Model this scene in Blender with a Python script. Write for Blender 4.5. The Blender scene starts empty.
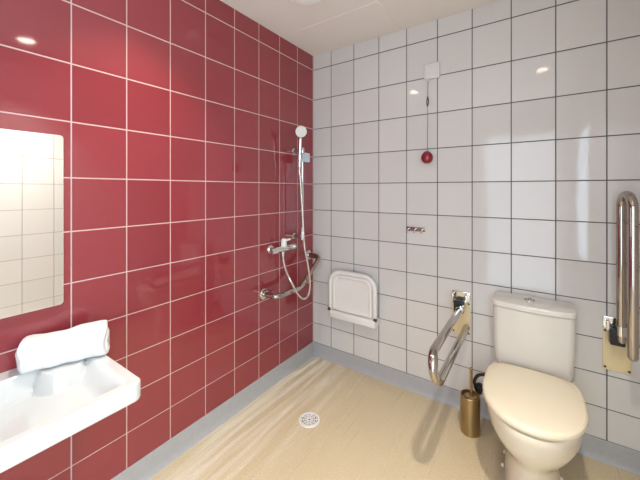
import bpy, bmesh, math, random
from mathutils import Vector, Matrix
PI = math.pi
random.seed(4)
C = bpy.context.scene.collection
S = bpy.context.scene

# ------------------------------------------------------------------ dimensions
T = 0.2                      # tile width
Z0 = 1.375                   # a grout course at about eye height
TH, TC = 1.0632, -0.0204     # courses get a little lower towards the floor
OFF_L, OFF_B = 1.0312, 0.8535
W, L, H = 1.91, 2.75, 2.41   # room: x 0..W, y -L..0, z 0..H
def zk(k): return Z0 - TH * (k + TC * k * k) * T

# ------------------------------------------------------------------ materials
def lin(c):
    return tuple(((v/255)/12.92 if v/255 <= .04045 else ((v/255+.055)/1.055)**2.4) for v in c) + (1.0,)
def mat(name, col, rough=.5, metal=0., coat=0., spec=None):
    m = bpy.data.materials.new(name); m.use_nodes = True
    b = m.node_tree.nodes['Principled BSDF']
    b.inputs['Base Color'].default_value = lin(col)
    b.inputs['Roughness'].default_value = rough
    b.inputs['Metallic'].default_value = metal
    b.inputs['Coat Weight'].default_value = coat
    b.inputs['Coat Roughness'].default_value = .05
    if spec is not None: b.inputs['Specular IOR Level'].default_value = spec
    return m
class NT:
    def __init__(s, m): s.t = m.node_tree; s.b = s.t.nodes['Principled BSDF']
    def n(s, kind, **kw):
        x = s.t.nodes.new(kind)
        for k, v in kw.items(): setattr(x, k, v)
        return x
    def l(s, a, b): s.t.links.new(a, b)
    def math(s, op, a, b=None, c=None):
        x = s.n('ShaderNodeMath', operation=op)
        for i, v in enumerate((a, b, c)):
            if v is None: continue
            if isinstance(v, (int, float)): x.inputs[i].default_value = v
            else: s.l(v, x.inputs[i])
        return x.outputs[0]
    def mix(s, f, a, b):
        x = s.n('ShaderNodeMix', data_type='RGBA')
        if isinstance(f, (int, float)): x.inputs[0].default_value = f
        else: s.l(f, x.inputs[0])
        for i, v in ((6, a), (7, b)):
            if isinstance(v, tuple): x.inputs[i].default_value = v
            else: s.l(v, x.inputs[i])
        return x.outputs[2]
def noise_tint(m, scale, c1, c2, bump=0., detail=4, stretch=(1, 1, 1)):
    k = NT(m)
    tc = k.n('ShaderNodeTexCoord'); mp = k.n('ShaderNodeMapping'); mp.inputs['Scale'].default_value = stretch
    k.l(tc.outputs['Object'], mp.inputs['Vector'])
    nz = k.n('ShaderNodeTexNoise'); nz.inputs['Scale'].default_value = scale; nz.inputs['Detail'].default_value = detail
    k.l(mp.outputs[0], nz.inputs['Vector'])
    k.l(k.mix(nz.outputs['Fac'], lin(c1), lin(c2)), k.b.inputs['Base Color'])
    if bump:
        bp = k.n('ShaderNodeBump'); bp.inputs['Strength'].default_value = bump; bp.inputs['Distance'].default_value = .004
        k.l(nz.outputs['Fac'], bp.inputs['Height']); k.l(bp.outputs[0], k.b.inputs['Normal'])
    return m
def tile_mat(name, col, col2, grout, rough, gw):
    m = mat(name, col, rough); k = NT(m)
    uv = k.n('ShaderNodeUVMap'); sp = k.n('ShaderNodeSeparateXYZ'); k.l(uv.outputs[0], sp.inputs[0])
    fx = k.math('FRACT', sp.outputs[0]); fy = k.math('FRACT', sp.outputs[1])
    def edge(f): return k.math('MINIMUM', f, k.math('SUBTRACT', 1.0, f))
    d = k.math('MINIMUM', edge(fx), edge(fy))
    mr = k.n('ShaderNodeMapRange'); mr.inputs['From Min'].default_value = gw; mr.inputs['From Max'].default_value = gw*1.5
    k.l(d, mr.inputs['Value'])                                # 1 on the tile, 0 in the joint
    cell = k.n('ShaderNodeCombineXYZ'); k.l(k.math('FLOOR', sp.outputs[0]), cell.inputs[0]); k.l(k.math('FLOOR', sp.outputs[1]), cell.inputs[1])
    wn = k.n('ShaderNodeTexWhiteNoise'); wn.noise_dimensions = '3D'; k.l(cell.outputs[0], wn.inputs['Vector'])
    tint = k.mix(wn.outputs['Value'], lin(col), lin(col2))
    k.l(k.mix(mr.outputs[0], lin(grout), tint), k.b.inputs['Base Color'])
    rr = k.n('ShaderNodeMapRange'); rr.inputs['To Min'].default_value = .75; rr.inputs['To Max'].default_value = rough
    k.l(mr.outputs[0], rr.inputs['Value']); k.l(rr.outputs[0], k.b.inputs['Roughness'])
    # every tile sits a hair out of plane, its face gently wavy, its edge eased
    sc = k.n('ShaderNodeSeparateColor'); k.l(wn.outputs['Color'], sc.inputs[0])
    tx = k.math('MULTIPLY', k.math('SUBTRACT', sc.outputs[0], .5), k.math('SUBTRACT', fx, .5))
    ty = k.math('MULTIPLY', k.math('SUBTRACT', sc.outputs[1], .5), k.math('SUBTRACT', fy, .5))
    tilt = k.math('MULTIPLY', k.math('ADD', tx, ty), 1.1)
    nz = k.n('ShaderNodeTexNoise'); nz.inputs['Scale'].default_value = 1.6; nz.inputs['Detail'].default_value = 1
    k.l(uv.outputs[0], nz.inputs['Vector'])
    h = k.math('ADD', k.math('ADD', tilt, k.math('MULTIPLY', nz.outputs['Fac'], .4)), k.math('MULTIPLY', mr.outputs[0], 1.2))
    bp = k.n('ShaderNodeBump'); bp.inputs['Strength'].default_value = 1.0; bp.inputs['Distance'].default_value = .0012
    k.l(h, bp.inputs['Height']); k.l(bp.outputs[0], k.b.inputs['Normal'])
    return m

M_RED = tile_mat('red_glazed_tile', (144, 54, 60), (136, 49, 55), (208, 172, 167), .055, .0095)
M_RED.node_tree.nodes['Principled BSDF'].inputs['Specular IOR Level'].default_value = .8
M_WHITE = tile_mat('white_glazed_tile', (211, 207, 202), (206, 202, 197), (92, 88, 88), .06, .0095)
M_WHITE2 = tile_mat('lit_white_tile', (238, 236, 232), (234, 232, 228), (172, 168, 164), .07, .008)  # whitened to paint the right wall's bright light; grout paler too
M_CEIL = noise_tint(mat('ceiling_paint', (230, 223, 214), .85), 3, (232, 225, 216), (228, 221, 212))
M_SKIRT = noise_tint(mat('grey_vinyl_skirting', (168, 167, 167), .4), 60, (160, 159, 160), (175, 174, 174))
M_CERAMIC = mat('white_ceramic', (206, 206, 203), .09, coat=.4)
M_PAN = mat('cream_white_ceramic', (222, 213, 194), .12, coat=.3)
M_CIST = mat('white_glazed_cistern', (212, 208, 199), .12, coat=.3)
M_PLASTIC = mat('cream_plastic', (222, 211, 186), .28)
M_WPLASTIC = mat('white_plastic', (226, 222, 216), .35)
M_CHROME = mat('chrome', (222, 220, 216), .08, 1.)
M_SATIN = mat('polished_steel', (182, 174, 166), .1, 1.)
M_BRASS = noise_tint(mat('bronze_metal', (178, 156, 116), .33, 1.), 6, (172, 150, 110), (188, 166, 126), stretch=(6, 6, .3))
M_BLACK = mat('black_plastic', (22, 20, 20), .4)
M_DARK = mat('dark_recess', (70, 66, 62), .6)
M_REDP = noise_tint(mat('red_plastic', (150, 20, 34), .3), 90, (104, 12, 26), (160, 36, 50))
M_CREAM = noise_tint(mat('cream_plate', (224, 205, 160), .35), 9, (236, 218, 174), (206, 184, 138), stretch=(3, 1, 1))
M_TOWEL = noise_tint(mat('white_terry', (226, 224, 221), .95), 260, (222, 220, 217), (232, 230, 228), bump=.5)
M_GREYCORD = mat('grey_cord', (110, 104, 100), .6)
M_MIRROR = mat('silvered_mirror', (238, 240, 238), .01, 1.)
M_GLASS = mat('mirror_edge', (226, 230, 226), .15)
M_LAMP = mat('lamp_glow', (255, 236, 214), .5)
k = NT(M_LAMP); k.b.inputs['Emission Color'].default_value = lin((255, 240, 222)); k.b.inputs['Emission Strength'].default_value = 25
M_DOOR = mat('white_door_paint', (224, 222, 218), .5)

def floor_mat():
    m = mat('speckled_beige_vinyl', (205, 186, 150), .3); k = NT(m)
    tc = k.n('ShaderNodeTexCoord'); m.node_tree.nodes['Principled BSDF'].inputs['Specular IOR Level'].default_value = .5
    n1 = k.n('ShaderNodeTexNoise'); n1.inputs['Scale'].default_value = 130; n1.inputs['Detail'].default_value = 3
    k.l(tc.outputs['Object'], n1.inputs['Vector'])
    mr = k.n('ShaderNodeMapRange'); mr.inputs['From Min'].default_value = .38; mr.inputs['From Max'].default_value = .62
    k.l(n1.outputs['Fac'], mr.inputs['Value'])
    c = k.mix(mr.outputs[0], lin((193, 176, 144)), lin((206, 190, 158)))
    n2 = k.n('ShaderNodeTexNoise'); n2.inputs['Scale'].default_value = 2.2; n2.inputs['Detail'].default_value = 3
    k.l(tc.outputs['Object'], n2.inputs['Vector'])
    c = k.mix(k.math('MULTIPLY', n2.outputs['Fac'], .25), c, lin((184, 165, 130)))
    # drying mop marks along the room, whitened leftwards to paint the brighter light there
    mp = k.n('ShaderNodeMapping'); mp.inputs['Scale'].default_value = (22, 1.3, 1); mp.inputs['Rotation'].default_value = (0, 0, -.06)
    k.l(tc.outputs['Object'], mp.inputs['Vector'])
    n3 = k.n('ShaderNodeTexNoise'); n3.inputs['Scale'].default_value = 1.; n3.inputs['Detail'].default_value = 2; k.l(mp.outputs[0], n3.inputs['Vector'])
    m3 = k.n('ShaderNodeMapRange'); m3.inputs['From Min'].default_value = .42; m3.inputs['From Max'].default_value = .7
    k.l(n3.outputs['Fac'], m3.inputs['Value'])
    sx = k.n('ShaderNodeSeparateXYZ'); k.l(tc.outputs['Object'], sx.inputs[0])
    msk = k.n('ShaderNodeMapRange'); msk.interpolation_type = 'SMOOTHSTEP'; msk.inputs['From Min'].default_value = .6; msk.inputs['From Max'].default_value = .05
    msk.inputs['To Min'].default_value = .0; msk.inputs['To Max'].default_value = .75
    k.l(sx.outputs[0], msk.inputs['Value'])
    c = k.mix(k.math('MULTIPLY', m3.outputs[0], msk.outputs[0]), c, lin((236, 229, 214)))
    k.l(c, k.b.inputs['Base Color'])
    r = k.n('ShaderNodeMapRange'); r.inputs['To Min'].default_value = .31; r.inputs['To Max'].default_value = .25
    k.l(n3.outputs['Fac'], r.inputs['Value']); k.l(r.outputs[0], k.b.inputs['Roughness'])
    bp = k.n('ShaderNodeBump'); bp.inputs['Strength'].default_value = .03; bp.inputs['Distance'].default_value = .002
    k.l(n1.outputs['Fac'], bp.inputs['Height']); k.l(bp.outputs[0], k.b.inputs['Normal'])
    return m
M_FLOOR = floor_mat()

# ------------------------------------------------------------------ object helpers
def wloc(o):
    v = Vector(o.location)
    return v + wloc(o.parent) if o.parent else v
def obj(name, bm, m, parent=None, loc=None, smooth=True, recalc=True):
    """link one mesh object; geometry is given in room coordinates"""
    if recalc: bmesh.ops.recalc_face_normals(bm, faces=bm.faces[:])
    base = wloc(parent) if parent else Vector(loc or (0, 0, 0))
    for v in bm.verts: v.co -= base
    me = bpy.data.meshes.new(name); bm.to_mesh(me); bm.free()
    me.materials.append(m)
    if smooth:
        me.polygons.foreach_set('use_smooth', [True]*len(me.polygons))
        try: me.set_sharp_from_angle(angle=math.radians(20))
        except Exception: pass
    o = bpy.data.objects.new(name, me); C.objects.link(o)
    if parent: o.parent = parent
    else: o.location = base
    return o
def tag(o, label=None, cat=None, group=None, kind=None):
    if label: o['label'] = label
    if cat: o['category'] = cat
    if group: o['group'] = group
    if kind: o['kind'] = kind
    return o
def thing(name, label, cat, loc, group=None):
    o = bpy.data.objects.new(name, None); o.empty_display_size = .05; C.objects.link(o); o.location = loc
    return tag(o, label, cat, group)
def add_box(bm, x0, x1, y0, y1, z0, z1, bev=0., seg=2):
    t = bmesh.new()
    bmesh.ops.create_cube(t, size=1)
    for v in t.verts:
        v.co = ((x0+x1)/2 + v.co.x*(x1-x0), (y0+y1)/2 + v.co.y*(y1-y0), (z0+z1)/2 + v.co.z*(z1-z0))
    if bev: bmesh.ops.bevel(t, geom=t.edges[:], offset=bev, segments=seg, profile=.5, affect='EDGES')
    merge(bm, t)
def merge(bm, t):
    me = bpy.data.meshes.new('tmp'); t.to_mesh(me); t.free(); bm.from_mesh(me); bpy.data.meshes.remove(me)
def box(*a, **k):
    bm = bmesh.new(); add_box(bm, *a, **k); return bm
def fillet(pts, r, n=6):
    """round the corners of a polyline"""
    P = [Vector(p) for p in pts]; out = [P[0]]
    for i in range(1, len(P)-1):
        a, b, c = P[i-1], P[i], P[i+1]
        u, v = (a-b), (c-b); lu, lv = u.length, v.length; u.normalize(); v.normalize()
        ang = u.angle(v)
        if ang > PI-.02: out.append(b); continue
        rr = r[i-1] if isinstance(r, (list, tuple)) else r
        d = min(rr/math.tan(ang/2), lu*.49, lv*.49); rr = d*math.tan(ang/2)
        ctr = b + (u+v).normalized()*(rr/math.sin(ang/2))
        s, e = b+u*d-ctr, b+v*d-ctr
        tot = s.angle(e); ax = s.cross(e).normalized()
        for j in range(n+1): out.append(ctr + Matrix.Rotation(tot*j/n, 3, ax) @ s)
    out.append(P[-1]); return out
def spline(pts, n=8):
    P = [Vector(p) for p in pts]; P = [P[0]*2-P[1]] + P + [P[-1]*2-P[-2]]; out = []
    for i in range(1, len(P)-2):
        for j in range(n):
            t = j/n; a, b, c, d = P[i-1:i+3]
            out.append(.5*((2*b)+(c-a)*t+(2*a-5*b+4*c-d)*t*t+(3*b-a-3*c+d)*t**3))
    out.append(P[-2]); return out
def add_tube(bm, pts, r, seg=16, cap=True, round_end=False):
    P = [Vector(p) for p in pts]; n = len(P); rings = []
    R = [r]*n if isinstance(r, (int, float)) else list(r)
    tan = [((P[min(i+1, n-1)]-P[max(i-1, 0)]).normalized()) for i in range(n)]
    nrm = tan[0].orthogonal().normalized()
    if round_end:
        P2, R2, T2 = [], [], []
        for a in (8, 35, 62): P2.append(P[0]-tan[0]*R[0]*math.cos(math.radians(a))); R2.append(R[0]*math.sin(math.radians(a))); T2.append(tan[0])
        P2 += P; R2 += R; T2 += tan
        for a in (62, 35, 8): P2.append(P[-1]+tan[-1]*R[-1]*math.cos(math.radians(a))); R2.append(R[-1]*math.sin(math.radians(a))); T2.append(tan[-1])
        P, R, tan = P2, R2, T2
    for i, p in enumerate(P):
        nrm = (nrm - tan[i]*nrm.dot(tan[i])).normalized(); b = tan[i].cross(nrm)
        rings.append([bm.verts.new(p + (nrm*math.cos(2*PI*k/seg) + b*math.sin(2*PI*k/seg))*R[i]) for k in range(seg)])
    for i in range(len(rings)-1):
        for k in range(seg):
            bm.faces.new((rings[i][k], rings[i][(k+1) % seg], rings[i+1][(k+1) % seg], rings[i+1][k]))
    if cap: bm.faces.new(rings[0][::-1]); bm.faces.new(rings[-1])
def tube(pts, r, **k):
    bm = bmesh.new(); add_tube(bm, pts, r, **k); return bm
def add_lathe(bm, org, axis, prof, seg=28):
    """prof: (radius, distance along the axis)"""
    o = Vector(org); a = Vector(axis).normalized(); u = a.orthogonal().normalized(); v = a.cross(u); rings = []
    for r, h in prof:
        if r < 1e-6: rings.append([bm.verts.new(o+a*h)])
        else: rings.append([bm.verts.new(o+a*h+(u*math.cos(2*PI*k/seg)+v*math.sin(2*PI*k/seg))*r) for k in range(seg)])
    for A, B in zip(rings, rings[1:]):
        for k in range(seg):
            q = [A[k % len(A)], A[(k+1) % len(A)], B[(k+1) % len(B)], B[k % len(B)]]
            w = []
            for x in q:
                if x not in w: w.append(x)
            if len(w) > 2: bm.faces.new(w)
    if tuple(prof[0]) == tuple(prof[-1]): bmesh.ops.remove_doubles(bm, verts=rings[0]+rings[-1], dist=1e-6); return   # a closed ring needs no caps
    for R_ in (rings[0], rings[-1]):
        if len(R_) > 1:
            try: bm.faces.new(R_)
            except ValueError: pass
def lathe(*a, **k):
    bm = bmesh.new(); add_lathe(bm, *a, **k); return bm
def loft(sections, cap_top=True, cap_bot=True):
    """sections: closed lists of points of equal length"""
    bm = bmesh.new(); rings = [[bm.verts.new(p) for p in s] for s in sections]; n = len(rings[0])
    for A, B in zip(rings, rings[1:]):
        for k in range(n): bm.faces.new((A[k], A[(k+1) % n], B[(k+1) % n], B[k]))
    for f, R_ in ((cap_bot, rings[0]), (cap_top, rings[-1])):
        if f: bm.faces.new(R_)
    return bm

# ------------------------------------------------------------------ the setting
WIN = 7.0
def wall_mesh(to3, ulines, u0, u1, thick, holes=None):
    """inner face split at every tile course so the courses carry exact UVs; to3(u, z, depth)"""
    bm = bmesh.new(); uvl = bm.loops.layers.uv.new('UVMap')
    rows = [H] + [zk(k) for k in range(-4, 8)] + [0.0]
    kv = [-4 - (H - zk(-4))/(zk(-5)-zk(-4))] + list(range(-4, 8)) + [7 + zk(7)/(zk(7)-zk(8))]
    cols = [u0, u1]
    if holes: cols = sorted({u0, u1, holes[0], holes[1]}); 
    zrows = list(zip(rows, kv))
    if holes:
        zt = holes[2]
        for i in range(len(rows)-1):
            if rows[i] > zt > rows[i+1]:
                f = (rows[i]-zt)/(rows[i]-rows[i+1]); zrows.insert(i+1, (zt, kv[i]+f*(kv[i+1]-kv[i]))); break
    for (za, ka), (zb, kb) in zip(zrows, zrows[1:]):
        for a, b in zip(cols, cols[1:]):
            if holes and a >= holes[0]-1e-6 and b <= holes[1]+1e-6 and za <= holes[2]+1e-6: continue
            vs = [bm.verts.new(to3(u, z, 0)) for u, z in ((a, za), (b, za), (b, zb), (a, zb))]
            f = bm.faces.new(vs)
            for lp, (u, kk) in zip(f.loops, ((a, ka), (b, ka), (b, kb), (a, kb))): lp[uvl].uv = (ulines(u)+200, kk+200)
    bmesh.ops.remove_doubles(bm, verts=bm.verts[:], dist=1e-5)
    r = bmesh.ops.extrude_face_region(bm, geom=bm.faces[:])
    dv = Vector(to3(0, 0, thick)) - Vector(to3(0, 0, 0))
    for v in [g for g in r['geom'] if isinstance(g, bmesh.types.BMVert)]: v.co += dv
    return bm
def struct(name, bm, m, smooth=False, parent=None):
    o = obj(name, bm, m, parent, smooth=smooth)
    if not parent: tag(o, kind='structure')
    return o
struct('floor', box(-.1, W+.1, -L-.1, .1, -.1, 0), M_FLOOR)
struct('ceiling', box(-.1, W+.1, -L-.1, .1, H, H+.1), M_CEIL)
struct('wall_left', wall_mesh(lambda u, z, d: (-d, -u, z), lambda u: (u/T - OFF_L), 0, L, .1), M_RED)
struct('wall_back', wall_mesh(lambda u, z, d: (u, d, z), lambda u: (u/T - OFF_B), 0, W, .1), M_WHITE)
struct('wall_right', wall_mesh(lambda u, z, d: (W+d, -u, z), lambda u: ((u-1.35)/T), 0, L, .1), M_WHITE2)
# frosted daylight window in the right wall, beside the viewer
WY0, WY1, WZ0, WZ1 = -2.6, -1.74, .65, 1.95
fr = bmesh.new()
for a in ((WY0-.04, WY0, WZ0-.04, WZ1+.04), (WY1, WY1+.04, WZ0-.04, WZ1+.04), (WY0, WY1, WZ0-.04, WZ0), (WY0, WY1, WZ1, WZ1+.04)): add_box(fr, W-.02, W-.001, a[0], a[1], a[2], a[3], bev=.003)
wf = struct('window_1', fr, mat('white_window_frame', (226, 226, 224), .4))
M_PANE = mat('frosted_daylit_glass', (230, 236, 240), .4); k = NT(M_PANE)
k.b.inputs['Emission Color'].default_value = (.62, .82, 1, 1); k.b.inputs['Emission Strength'].default_value = WIN
struct('window_pane', box(W-.008, W-.003, WY0, WY1, WZ0, WZ1), M_PANE, parent=wf)
DX0, DX1, DZ = .85, 1.75, 2.09
struct('wall_front', wall_mesh(lambda u, z, d: (u, -L-d, z), lambda u: (u/T - .3), 0, W, .1, (DX0, DX1, DZ)), M_WHITE)
fr = bmesh.new()
for a in ((DX0, DX0+.03, -L-.1, -L+.012, 0, DZ), (DX1-.03, DX1, -L-.1, -L+.012, 0, DZ), (DX0, DX1, -L-.1, -L+.012, DZ-.03, DZ)): add_box(fr, *a, bev=.003)
struct('door_1', fr, M_DOOR)

def skirting(name, p0, p1, inward, m=M_SKIRT):
    prof = [(0.0, .099), (.004, .101), (.0065, .099), (.008, .06), (.010, .03), (.013, .012), (.018, .003), (.022, .0006), (.022, 0), (0, 0)]
    n = Vector(inward)
    secs = [[Vector(p)+n*d+Vector((0, 0, z)) for d, z in prof] for p in (p0, p1)]
    return struct(name, loft(secs), m, smooth=True)
skirting('baseboard_left', (.0005, -L+.001, 0), (.0005, -.001, 0), (1, 0, 0))
skirting('baseboard_back', (.001, -.0005, 0), (W-.001, -.0005, 0), (0, -1, 0))
skirting('baseboard_right', (W-.0005, -L+.001, 0), (W-.0005, -.001, 0), (-1, 0, 0))
struct('trim_1', box(.14, .737, -.392, -.012, H-.0025, H+.004, bev=.001), M_CEIL)

# ------------------------------------------------------------------ lamps
def downlight(x, y, label, watts):
    t = thing('ceiling_downlight', label, 'ceiling lamp', (x, y, H), 'ceiling downlights')
    obj('trim_ring', lathe((x, y, H), (0, 0, -1), [(.044, 0), (.062, 0), (.062, .004), (.058, .007), (.047, .005), (.044, 0)]), M_WPLASTIC, t)
    obj('diffuser', lathe((x, y, H), (0, 0, -1), [(0, .0015), (.0435, .0015), (.0435, .003), (0, .003)]), M_LAMP, t)
    li = bpy.data.lights.new('lamp_light', 'AREA'); li.shape = 'DISK'; li.size = .085; li.energy = watts; li.color = (1.0, .93, .83); li.spread = math.radians(88)
    o = bpy.data.objects.new('lamp_light', li); C.objects.link(o); o.location = (x, y, H-.012)
downlight(1.54, -1.39, 'round recessed ceiling downlight in front of the toilet', 12)
downlight(.37, -1.39, 'round recessed ceiling downlight near the red tiled wall', 5)

# daylight coming in through the doorway behind the viewer
li = bpy.data.lights.new('doorway_daylight', 'AREA'); li.shape = 'RECTANGLE'; li.size = .84; li.size_y = 2.0; li.energy = 21; li.color = (.74, .87, 1.0)
o = bpy.data.objects.new('doorway_daylight', li); C.objects.link(o); o.location = ((DX0+DX1)/2, -L-.06, 1.04); o.rotation_euler = (PI/2, 0, math.radians(20))
w = bpy.data.worlds.new('outside'); S.world = w; w.use_nodes = True
w.node_tree.nodes['Background'].inputs[0].default_value = (.8, .9, 1, 1); w.node_tree.nodes['Background'].inputs[1].default_value = .6

# ------------------------------------------------------------------ round ceiling vent
M_VENT = mat('bright_white_plastic', (246, 245, 242), .4)
t = thing('ceiling_vent', 'round white vent disc on the ceiling near the red wall', 'vent', (.44, -.69, H))
obj('vent_ring', lathe((.44, -.69, H), (0, 0, -1), [(0, 0), (.105, 0), (.105, .006), (.098, .012), (.08, .014), (0, .014)], seg=40), M_VENT, t)
obj('vent_disc', lathe((.44, -.69, H), (0, 0, -1), [(0, .0145), (.02, .0145), (.07, .022), (.072, .027), (.05, .031), (0, .032)], seg=40), M_VENT, t)

# ------------------------------------------------------------------ mirror
def rounded_rect(y0, y1, z0, z1, r, x, n=6):
    out = []
    for cy, cz, a0 in ((y1-r, z1-r, 0), (y0+r, z1-r, 90), (y0+r, z0+r, 180), (y1-r, z0+r, 270)):
        for j in range(n+1):
            a = math.radians(a0+90*j/n); out.append(Vector((x, cy+r*math.cos(a), cz+r*math.sin(a))))
    return out
t = thing('mirror', 'frameless mirror with rounded corners on the red tiled wall', 'mirror', (0, -1.93, .895))
a = dict(y0=-2.233, y1=-1.633, z0=.896, z1=1.534)
obj('backing', loft([rounded_rect(r=.012, x=x, **a) for x in (.001, .0085)]), M_GLASS, t, smooth=False)
b = dict(y0=a['y0']+.0015, y1=a['y1']-.0015, z0=a['z0']+.0015, z1=a['z1']-.0015)
obj('glass', loft([rounded_rect(r=.012, x=.0088, **b), rounded_rect(r=.012, x=.0105, **b)]), M_MIRROR, t, smooth=False)

# ------------------------------------------------------------------ washbasin
BY0, BY1, BX, BZ = -2.25, -1.546, .438, .712
def smooth(t): t = max(0., min(1., t)); return t*t*(3-2*t)
def basin_z(x, y):
    # distance inside the bowl outline: back deck, rims and the rounded tap ledge
    db = x-.062; df = BX-.03-x; dr = BY1-.034-y; dl = y-(BY0+.05)
    led = math.hypot(max(0, x-.10), y+1.662) - .058
    bowl = min(smooth(db/.045), smooth(df/.03), smooth(dr/.062), smooth(dl/.10), smooth(led/.026))
    deep = .058 + .03*smooth((-1.62-y)/.35)
    return BZ - deep*bowl
def basin_bm():
    bm = bmesh.new(); nx, ny = 74, 120
    def oc(v, lo, hi, r=.018): return v
    xs = [.002+(BX-.002)*i/nx for i in range(nx+1)]; ys = [BY0+(BY1-BY0)*j/ny for j in range(ny+1)]
    R = .03
    def place(x, y, s=0.):
        # round the two outer corners in plan, inset by s
        x2, y2 = min(x, BX-s), max(BY0+s, min(BY1-s, y))
        for cy, sg in ((BY1-R, 1), (BY0+R, -1)):
            dx, dy = x2-(BX-R), (y2-cy)*sg
            if dx > 0 and dy > 0:
                m = max(dx, dy); d = math.hypot(dx, dy)
                if d > 1e-9: q = m/d; x2, y2 = BX-R+dx*q, cy+dy*q*sg
        return x2, y2
    top = []
    for x in xs:
        row = []
        for y in ys:
            px, py = place(x, y, .004)
            e = min(BX-px, BY1-py, py-BY0)
            row.append(bm.verts.new((px, py, basin_z(px, py))))
        top.append(row)
    for i in range(nx):
        for j in range(ny): bm.faces.new((top[i][j], top[i+1][j], top[i+1][j+1], top[i][j+1]))
    loop = [(0, j) for j in range(ny)] + [(i, ny) for i in range(nx)] + [(nx, j) for j in range(ny, 0, -1)] + [(i, 0) for i in range(nx, 0, -1)]
    prev = [top[i][j] for i, j in loop]
    def ring(s, z, shrink=0.):
        out = []
        for i, j in loop:
            px, py = place(xs[i], ys[j], s)
            if shrink:
                cy = (BY0+BY1)/2; px = .002+(px-.002)*(1-shrink); py = cy+(py-cy)*(1-shrink*.6)
            out.append(bm.verts.new((px, py, z)))
        return out
    for s, z, sh in ((.001, BZ-.003, 0), (0, BZ-.008, 0), (0, BZ-.052, 0), (.002, BZ-.057, 0), (.01, BZ-.06, 0), (.01, BZ-.065, .12), (.01, BZ-.11, .3), (.01, BZ-.125, .45)):
        r = ring(s, z, sh)
        for k_ in range(len(loop)):
            q = (k_+1) % len(loop); bm.faces.new((prev[k_], prev[q], r[q], r[k_]))
        prev = r
    bm.faces.new(prev)
    return bm
t = thing('washbasin', 'long white wall-hung washbasin with square front under the mirror', 'sink', (0, -1.9, BZ-.125))
obj('bowl', basin_bm(), M_CERAMIC, t)
obj('mounting_bracket', box(.0005, .03, -2.1, -1.7, .62, .66), M_DARK, t)
obj('waste_cover', lathe((.22, -2.0, basin_z(.22, -2.0)), (0, 0, 1), [(0, .0005), (.03, .0005), (.03, .003), (.026, .005), (0, .006)]), M_CHROME, t)

# ------------------------------------------------------------------ towel folded over on the basin deck
def towel_bm():
    bm = bmesh.new(); n, m_ = 60, 40
    # cross-section (depth p from the wall side, height q) of a soft flattened roll, swept along its length
    A = Vector((.046, -1.762, BZ)); B = Vector((.138, -1.538, BZ))
    d = (B-A); ln = d.length; d.normalize(); out = Vector((-d.y, d.x, 0)); out = out if out.x > 0 else -out
    rings = []
    for i in range(n+1):
        s = i/n
        if s < .05: e = math.sqrt(max(0, 1-((.05-s)/.05)**2))
        elif s > .96: e = math.sqrt(max(0, 1-((s-.96)/.04)**2))
        else: e = 1
        e = .62+.38*e
        hh = (.100 + .010*s + .004*math.sin(9*s+1)) * (.9+.1*e); dd = .082+.012*s+.005*math.sin(7*s)
        row = []
        for k_ in range(m_):
            a = 2*PI*k_/m_; c, sn = math.cos(a), math.sin(a)
            p = math.copysign(abs(c)**.55, c)*dd/2*e; q = hh/2 + math.copysign(abs(sn)**.5, sn)*hh/2*(e if sn > 0 else 1)
            p += -.012*(q/hh) + .003*math.sin(22*s+3*q/hh) + .0025*math.sin(40*q)
            fold = .004*math.exp(-((q/hh-.45-.05*math.sin(5*s))/.05)**2) if c > 0 else 0
            p -= fold
            base = A + d*(ln*s)
            w_ = .006*math.sin(6*q/hh+ (0 if s < .5 else 2)) if (i > n-3 or i < 2) else 0
            row.append(bm.verts.new(base + out*p + d*w_ + Vector((0, 0, max(.001, q+.0012)))))
        rings.append(row)
    for Ar, Br in zip(rings, rings[1:]):
        for k_ in range(m_): bm.faces.new((Ar[k_], Ar[(k_+1) % m_], Br[(k_+1) % m_], Br[k_]))
    for R_, sg in ((rings[0], -1), (rings[-1], 1)):
        c = sum((v.co for v in R_), Vector())/m_
        inner = [bm.verts.new(c+(v.co-c)*.7+d*sg*.006) for v in R_]
        for k_ in range(m_): bm.faces.new((R_[k_], R_[(k_+1) % m_], inner[(k_+1) % m_], inner[k_]))
        bm.faces.new(inner)
    return bm
tag(obj('towel', towel_bm(), M_TOWEL, loc=(.08, -1.66, BZ)), 'rolled white towel lying on the back of the washbasin', 'towel')

# ------------------------------------------------------------------ shower: slide rail, handset, hose
RY, RX = -.255, .085
t = thing('shower_rail', 'chrome vertical shower slide rail on the red wall near the corner', 'shower rail', (RX, RY, .97))
obj('rail', tube([(RX, RY, .965), (RX, RY, 1.63)], .0095), M_CHROME, t)
for z in (.985, 1.615):
    bm = lathe((.001, RY, z), (1, 0, 0), [(0, 0), (.022, 0), (.022, .006), (.012, .012), (.010, RX-.003), (0, RX-.001)])
    add_lathe(bm, (RX, RY, z-.018), (0, 0, 1), [(.0098, 0), (.0135, 0), (.0145, .008), (.0145, .028), (.0135, .036), (.0098, .036)])
    obj('rail_bracket', bm, M_CHROME, t)
hold = lathe((RX, RY, 1.535), (0, 0, 1), [(.0098, 0), (.019, 0), (.021, .006), (.021, .05), (.019, .056), (.0098, .056)])
add_box(hold, RX-.02, RX+.016, RY+.015, RY+.075, 1.532, 1.60, bev=.008, seg=3)
add_tube(hold, [(RX+.006, RY-.012, 1.56), (.1025, -.304, 1.56)], .0115)
obj('handset_holder', hold, mat('pale_blue_grey_plastic', (196, 208, 220), .2), t)['label'] = 'pale blue grey holder'
HB = Vector((.108, -.3175, 1.492)); HT = Vector((.121, -.324, 1.69))
t = thing('shower_handset', 'white round shower head with chrome handle hung on the slide rail', 'shower head', HB)
obj('handle', tube(spline([HB, HB.lerp(HT, .3), HB.lerp(HT, .7), HT]), [.0105]*8+[.011]*8+[.012]*9, round_end=True), M_CHROME, t)
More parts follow.
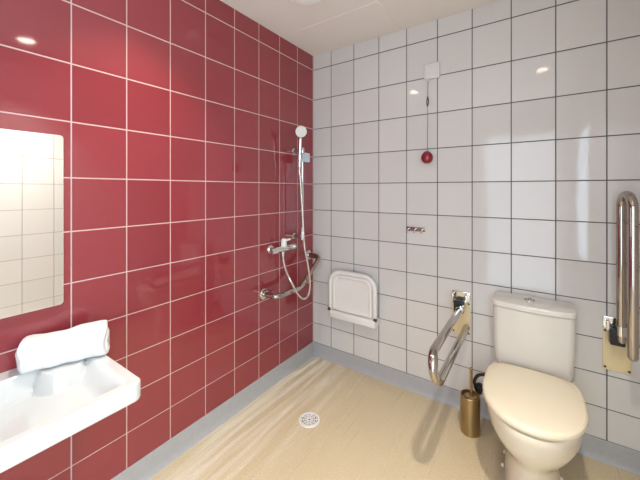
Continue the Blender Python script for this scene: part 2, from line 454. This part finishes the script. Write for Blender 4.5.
dv = (HT-HB).normalized(); hp = HB.lerp(HT, .34)
add_ = lathe(hp-dv*.016, dv, [(.0145, 0), (.018, 0), (.019, .006), (.019, .028), (.018, .034), (.0145, .034), (.0145, 0)])
o = obj('holder_clip', add_, M_CHROME, bpy.data.objects['shower_rail'])
ax = Vector((.72, -.62, -.30)).normalized(); hc = HT+Vector((.010, -.006, .046))
obj('spray_head', lathe(hc-ax*.02, ax, [(0, 0), (.018, .002), (.034, .012), (.040, .022), (.040, .028), (.036, .031), (0, .032)], seg=32), M_WPLASTIC, t)
sp = bmesh.new()
for rr, cnt in ((.01, 6), (.02, 12), (.029, 16)):
    u = ax.orthogonal().normalized(); v = ax.cross(u)
    for i in range(cnt):
        a = 2*PI*i/cnt; add_lathe(sp, hc+ax*.0115+(u*math.cos(a)+v*math.sin(a))*rr, ax, [(.0014, 0), (.0012, .0018), (0, .002)], seg=6)
obj('nozzles', sp, M_DARK, t)

MY0, MY1, MX, MZ = -.555, -.317, .062, .925
hose = spline([(MX, -.44, MZ-.0515), (.066, -.438, .834), (.100, -.454, .782), (.150, -.455, .712), (.157, -.395, .615), (.158, -.330, .570), (.158, -.276, .590), (.158, -.262, .678), (.155, -.284, .804), (.138, -.302, .938), (.123, -.303, 1.149), (.112, -.314, 1.398), HB-Vector((.001, 0, .04)), HB-Vector((0, 0, .008))], 10)
obj('hose', tube(hose, .0072, seg=12), mat('pale_chrome_hose', (216, 208, 200), .22, .85), t)

# ------------------------------------------------------------------ mixer
t = thing('shower_mixer', 'chrome shower mixer tap with white lever on the red wall', 'tap', (0, -.38, MZ))
bm = tube([(MX, MY0+.045, MZ), (MX, MY1-.03, MZ)], .021, round_end=False)
for y in (MY0+.055, MY1-.045): add_lathe(bm, (.001, y, MZ), (1, 0, 0), [(0, 0), (.03, 0), (.03, .006), (.024, .014), (.016, .018), (.016, .055), (0, .056)])
add_lathe(bm, (MX, -.44, MZ-.05), (0, 0, 1), [(0, 0), (.0095, 0), (.0095, .012), (.012, .014), (.012, .035), (0, .036)])
obj('body', bm, M_CHROME, t)
obj('temperature_knob', lathe((MX, MY0+.045, MZ), (0, -1, 0), [(0, 0), (.024, 0), (.024, .012), (.021, .04), (.018, .046), (0, .047)]), M_CHROME, t)
obj('flow_knob', lathe((MX, MY1-.03, MZ), (0, 1, 0), [(0, 0), (.023, 0), (.023, .012), (.021, .028), (.018, .032), (0, .033)]), M_CHROME, t)
bm = lathe((MX, -.432, MZ+.015), (0, 0, 1), [(0, 0), (.019, 0), (.0195, .02), (.018, .044), (.013, .054), (0, .056)])
add_tube(bm, [(MX+.005, -.432, MZ+.055), (MX+.045, -.42, MZ+.068)], [.008, .006], round_end=True)
obj('lever', bm, M_WPLASTIC, t)

# ------------------------------------------------------------------ angled grab bar by the shower
t = thing('grab_bar', 'angled chrome grab bar low on the red wall by the shower', 'grab bar', (0, -.33, .70))
gx = .118
obj('bar', tube(fillet([(.006, -.565, .64), (gx, -.565, .64), (gx, -.31, .64), (gx, -.075, .815), (.006, -.075, .815)], [.04, .12, .04], 8), .0175), M_SATIN, t)
for y, z in ((-.565, .64), (-.075, .815)):
    obj('flange', lathe((.001, y, z), (1, 0, 0), [(0, 0), (.037, 0), (.037, .006), (.030, .011), (.0165, .013), (0, .013)]), M_CHROME, t)

# ------------------------------------------------------------------ folded shower seat
t = thing('shower_chair', 'white folding shower seat flipped up against the white tiled wall', 'shower seat', (.37, 0, .33))
fy = -.058
obj('frame', tube(fillet([(.205, fy, .43), (.203, fy, .715), (.566, fy, .715), (.566, fy, .43)], .085, 10), .0165, round_end=True), M_WPLASTIC, t)
def xz_round(x0, x1, z0, z1, r, y, n=7, rb=.01):
    out = []
    for cx, cz, a0, q in ((x1-r, z1-r, 0, r), (x0+r, z1-r, 90, r), (x0+rb, z0+rb, 180, rb), (x1-rb, z0+rb, 270, rb)):
        for j in range(n+1):
            a = math.radians(a0+90*j/n); out.append(Vector((cx+q*math.cos(a), y, cz+q*math.sin(a))))
    return out
a = (.222, .547, .432, .698)
sec = [xz_round(a[0]+i, a[1]-i, a[2]+i, a[3]-i, .06-i*.7, y) for i, y in ((.006, -.03), (0, -.034), (0, -.064), (.003, -.070), (.010, -.073), (.018, -.072), (.024, -.068), (.034, -.066))]
obj('seat_panel', loft(sec), M_WPLASTIC, t)
obj('wall_bracket', box(.21, .58, -.088, -.001, .375, .428, bev=.01, seg=3), M_WPLASTIC, t)
for x in (.203, .577):
    obj('hinge_pin', lathe((x-.01, -.075, .432), (1, 0, 0), [(0, 0), (.011, 0), (.011, .02), (0, .02)], seg=14), M_DARK, t)

# ------------------------------------------------------------------ emergency pull cord
t = thing('pull_cord_switch', 'white emergency pull cord box with cord and red ball on the back wall', 'pull cord', (.935, 0, 2.08))
bm = box(.892, .988, -.022, -.001, 2.035, 2.135, bev=.006, seg=3)
add_lathe(bm, (.918, -.024, 2.022), (0, 0, 1), [(0, 0), (.006, 0), (.009, .014), (0, .016)], seg=12)
obj('switch_box', bm, mat('aged_white_plastic', (216, 211, 206), .4), t)
obj('cord', tube([(.918, -.024, 2.03), (.9165, -.024, 1.93), (.915, -.024, 1.57)], .0016, seg=8), M_GREYCORD, t)
bm = tube(spline([(.9165, -.024, 1.925), (.9095, -.025, 1.89), (.9155, -.026, 1.862), (.9225, -.025, 1.89), (.9165, -.024, 1.925)], 6), .0025, seg=8)
obj('cord_connector', bm, M_DARK, t)
bx, bz = .915, 1.535
obj('ball', lathe((bx, -.036, bz-.04), (0, 0, 1), [(0, 0), (.012, .001), (.024, .007), (.0325, .018), (.0365, .034), (.0355, .048), (.028, .063), (.016, .074), (.006, .079), (0, .08)], seg=24), M_REDP, t)

# ------------------------------------------------------------------ robe hook rail
t = thing('hook_rail', 'small chrome hook rail on the back wall below the red ball', 'hook', (.835, 0, 1.06))
obj('rail', box(.772, .895, -.008, -.001, 1.055, 1.083, bev=.002), M_SATIN, t)
for x in (.79, .835, .88):
    bm = tube(fillet([(x, -.006, 1.074), (x, -.036, 1.068), (x, -.036, 1.046), (x, -.046, 1.054)], .008, 4), .0042, seg=10, round_end=True)
    obj('hook', bm, M_CHROME, t)

# ------------------------------------------------------------------ fold-down toilet rails
def grab_rail(x, label, up, ux, lx):
    t = thing('folding_grab_rail', label, 'grab rail', (x, 0, .45), 'folding grab rails beside the toilet')
    obj('wall_plate', box(x-.052, x+.052, -.006, -.001, .452, .655, bev=.002), M_CREAM, t)
    for dx, z in ((-.043, .465), (.043, .465), (-.043, .642), (.043, .642)):
        obj('screw', lathe((x+dx, -.006, z), (0, -1, 0), [(0, 0), (.0055, 0), (.005, .0025), (0, .003)], seg=10), M_DARK, t)
    bm = box(x-.052, x+.05, -.012, -.001, .652, .712, bev=.003)
    for dx in (-.045, .028): add_box(bm, x+dx, x+dx+.012, -.058, -.010, .66, .704, bev=.003)
    obj('hinge_bracket', bm, M_CHROME, t)
    obj('hinge_block', box(x-.032, x+.022, -.062, -.016, .595, .668, bev=.006), M_BLACK, t)
    py, pz = -.052, .632                     # hinge axis
    def pos(dx, out, dn):                    # out = along the rail, dn = below the upper leg
        return (x+dx, py-out, pz-dn) if not up else (x+dx, py-dn, pz+out)
    ln = .674 if up else .66
    path = fillet([pos(ux, -.008, 0), pos(ux, ln, 0), pos(lx, ln, .125), pos(lx, -.026, .125)], .0655, 10)
    obj('rail', tube(path, .0185, seg=20, round_end=True), M_SATIN, t)
    bm = tube([pos(ux, .015, 0), pos(ux, .06, 0)], .0205, seg=20)
    obj('rail_collar', bm, M_CHROME, t)
    return t
grab_rail(1.110, 'polished folding grab rail lowered horizontally left of the toilet', False, .010, .034)
grab_rail(1.806, 'polished folding grab rail folded upright right of the toilet', True, .008, .024)

# ------------------------------------------------------------------ toilet
TX = 1.468
def outline(hw, yb, yf, z, n=56, pf=2.15, pb=4.5, split=.45, cx=TX):
    """D shape: squarish at the back (yb), rounded nose at the front (yf)"""
    ym = yb+(yf-yb)*split; out = []
    for i in range(n):
        a = 2*PI*i/n; c, s = math.cos(a), math.sin(a)
        p = pb if s > 0 else pf
        x = math.copysign(abs(c)**(2/p), c)*hw
        y = math.copysign(abs(s)**(2/p), s)
        out.append(Vector((cx+x, ym + (y*(yb-ym) if s > 0 else -y*(yf-ym)), z)))
    return out
t = thing('toilet', 'cream white close-coupled toilet with lid down against the back wall', 'toilet', (TX, -.35, 0))
pan = [(.112, -.10, -.535, 0.0), (.112, -.10, -.535, .008), (.107, -.10, -.53, .03), (.105, -.09, -.53, .12), (.107, -.08, -.535, .175), (.120, -.06, -.55, .207), (.146, -.045, -.58, .241), (.167, -.035, -.608, .276), (.179, -.03, -.628, .312), (.184, -.025, -.638, .345), (.1875, -.025, -.647, .372), (.188, -.025, -.649, .390), (.186, -.026, -.647, .400), (.176, -.03, -.636, .403)]
obj('pan', loft([outline(*s, pb=3.2) for s in pan]), M_PAN, t)
seat = [(.170, -.205, -.628, .4034), (.173, -.20, -.633, .4045), (.173, -.20, -.633, .4085), (.170, -.205, -.628, .4098)]
obj('seat', loft([outline(*s) for s in seat]), M_PLASTIC, t)
lid = [(.184, -.19, -.646, .4105), (.188, -.185, -.651, .413), (.189, -.183, -.653, .422), (.188, -.184, -.651, .430), (.182, -.188, -.644, .437), (.168, -.197, -.628, .4415), (.13, -.22, -.57, .4435), (.07, -.27, -.48, .4445)]
obj('lid', loft([outline(*s) for s in lid]), M_PLASTIC, t)
for dx in (-.075, .075):
    obj('lid_hinge', tube([(TX+dx-.022, -.192, .415), (TX+dx+.022, -.192, .415)], .0095, round_end=True), M_CHROME, t)
def tank(hw, yf, z, bulge, r=.028, n=8, cx=TX, yb=-.012):
    pts = []
    for cxs, cys, a0, q in ((hw-.008, yb-.008, 0, .008), (-hw+.008, yb-.008, 90, .008), (-hw+r, yf+r, 180, r), (hw-r, yf+r, 270, r)):
        for j in range(n+1):
            a = math.radians(a0+90*j/n); x = cxs+q*math.cos(a); y = cys+q*math.sin(a); pts.append([x, y])
    # subdivide the front edge and bow it
    i0 = 3*(n+1)-1; a_, b_ = pts[i0], pts[i0+1]
    ins = [[a_[0]+(b_[0]-a_[0])*j/14, a_[1]] for j in range(1, 14)]
    pts = pts[:i0+1]+ins+pts[i0+1:]
    for p in pts:
        f = max(0, min(1, (yb-p[1])/(yb-yf))); p[1] -= bulge*f*(1-(p[0]/hw)**2)
    return [Vector((cx+x, y, z)) for x, y in pts]
tk = [(.146, -.145, .398, .006), (.158, -.152, .404, .008), (.164, -.155, .42, .012), (.169, -.158, .50, .018), (.173, -.16, .62, .022), (.1745, -.16, .714, .024)]
obj('cistern', loft([tank(a, b, z, c) for a, b, z, c in tk]), M_CIST, t)
ck = [(.171, -.157, .7145, .022), (.176, -.164, .7165, .025), (.1785, -.166, .722, .026), (.1785, -.166, .737, .026), (.176, -.164, .745, .025), (.167, -.156, .749, .022), (.10, -.11, .7505, .01)]
cl = obj('cistern_lid', loft([tank(a, b, z, c) for a, b, z, c in ck]), M_CIST, t)
bm = lathe((TX-.012, -.088, .7495), (0, 0, 1), [(0, 0), (.027, 0), (.027, .004), (.025, .006), (0, .006)])
bt = obj('button_ring', bm, M_CHROME, t)
for dx, rr in ((-.0105, .0105), (.012, .0085)):
    obj('flush_button', lathe((TX-.012+dx, -.088, .7553), (0, 0, 1), [(0, 0), (rr, 0), (rr, .003), (rr*.8, .0045), (0, .0045)], seg=18), M_SATIN, t)
for x, y, z in ((TX-.110, -.27, .036), (TX-.111, -.36, .036), (TX+.110, -.285, .03)):
    obj('bolt_cap', lathe((x-.003*(1 if x > TX else -1), y, z), (1 if x > TX else -1, 0, 0), [(0, 0), (.008, 0), (.008, .005), (.005, .010), (0, .011)], seg=14), M_WPLASTIC, t)
hz = spline([(1.325, -.085, .31), (1.29, -.085, .298), (1.25, -.085, .29), (1.215, -.085, .275), (1.196, -.085, .24), (1.199, -.08, .205), (1.212, -.07, .175)], 8)
o = obj('water_hose', tube(hz, .0085, seg=12), M_BLACK, t); o['label'] = 'black flexible hose'
bm = lathe((1.214, -.012, .172), (0, -1, 0), [(0, 0), (.024, 0), (.024, .006), (.012, .01), (.012, .045), (0, .046)])
add_tube(bm, [(1.205, -.075, .20), (1.216, -.06, .165)], .016, seg=14)
add_tube(bm, [(1.214, -.05, .172), (1.214, -.072, .172)], .014, seg=14)
obj('hose_valve', bm, M_BLACK, o)

# ------------------------------------------------------------------ brush
bx, by = 1.187, -.172
t = thing('toilet_brush', 'bronze cylinder toilet brush holder on the floor left of the toilet', 'toilet brush', (bx, by, 0))
obj('holder', lathe((bx, by, 0), (0, 0, 1), [(0, .0005), (.046, .0005), (.0495, .004), (.0495, .198), (.048, .202), (.045, .202), (.044, .196), (.044, .186), (0, .186)], seg=40), M_BRASS, t)
obj('handle', lathe((bx+.004, by, .19), (0, 0, 1), [(0, 0), (.03, .001), (.03, .006), (.008, .01), (.007, .03), (.007, .145), (.0085, .15), (.0085, .158), (.006, .162), (0, .163)], seg=20), M_BRASS, t)

# ------------------------------------------------------------------ floor drain
dx, dy = .408, -.606
t = thing('floor_drain', 'round white floor drain grate in the beige floor', 'drain', (dx, dy, 0))
obj('rim', lathe((dx, dy, 0), (0, 0, 1), [(.05, .0008), (.0615, .0008), (.062, .002), (.059, .0042), (.053, .0046), (.05, .004), (.05, .0008)], seg=40), M_WPLASTIC, t)
obj('trap', lathe((dx, dy, 0), (0, 0, 1), [(0, .0006), (.0505, .0006), (.0505, .0014), (0, .0014)], seg=32), M_DARK, t)
bm = bmesh.new()
for r_ in (.009, .021, .033, .045):
    add_lathe(bm, (dx, dy, .0016), (0, 0, 1), [(r_-.0028, 0), (r_+.0028, 0), (r_+.0024, .0026), (r_-.0024, .0026), (r_-.0028, 0)], seg=36)
for i in range(10):
    a = 2*PI*i/10; c, s = math.cos(a), math.sin(a)
    q = bmesh.new(); add_box(q, .006, .0515, -.0026, .0026, .0016, .0038)
    bmesh.ops.rotate(q, verts=q.verts[:], cent=(0, 0, 0), matrix=Matrix.Rotation(a, 3, 'Z')); bmesh.ops.translate(q, verts=q.verts[:], vec=(dx, dy, 0)); merge(bm, q)
obj('grate', bm, M_WPLASTIC, t)

# ------------------------------------------------------------------ camera and view
cd = bpy.data.cameras.new('camera'); cam = bpy.data.objects.new('camera', cd); C.objects.link(cam)
cam.location = (1.4842, -2.0593, 1.3293); cam.rotation_euler = (PI/2, 0, .6033)
cd.sensor_width = 36; cd.lens = 36*313.2181/640; cd.shift_y = -50.3541/640; cd.clip_start = .02
S.camera = cam
S.view_settings.view_transform = 'Standard'; S.view_settings.look = 'None'; S.view_settings.gamma = 1; S.view_settings.use_curve_mapping = False
S.view_settings.exposure = 0.0
S.cycles.max_bounces = 10; S.cycles.diffuse_bounces = 6; S.cycles.glossy_bounces = 6
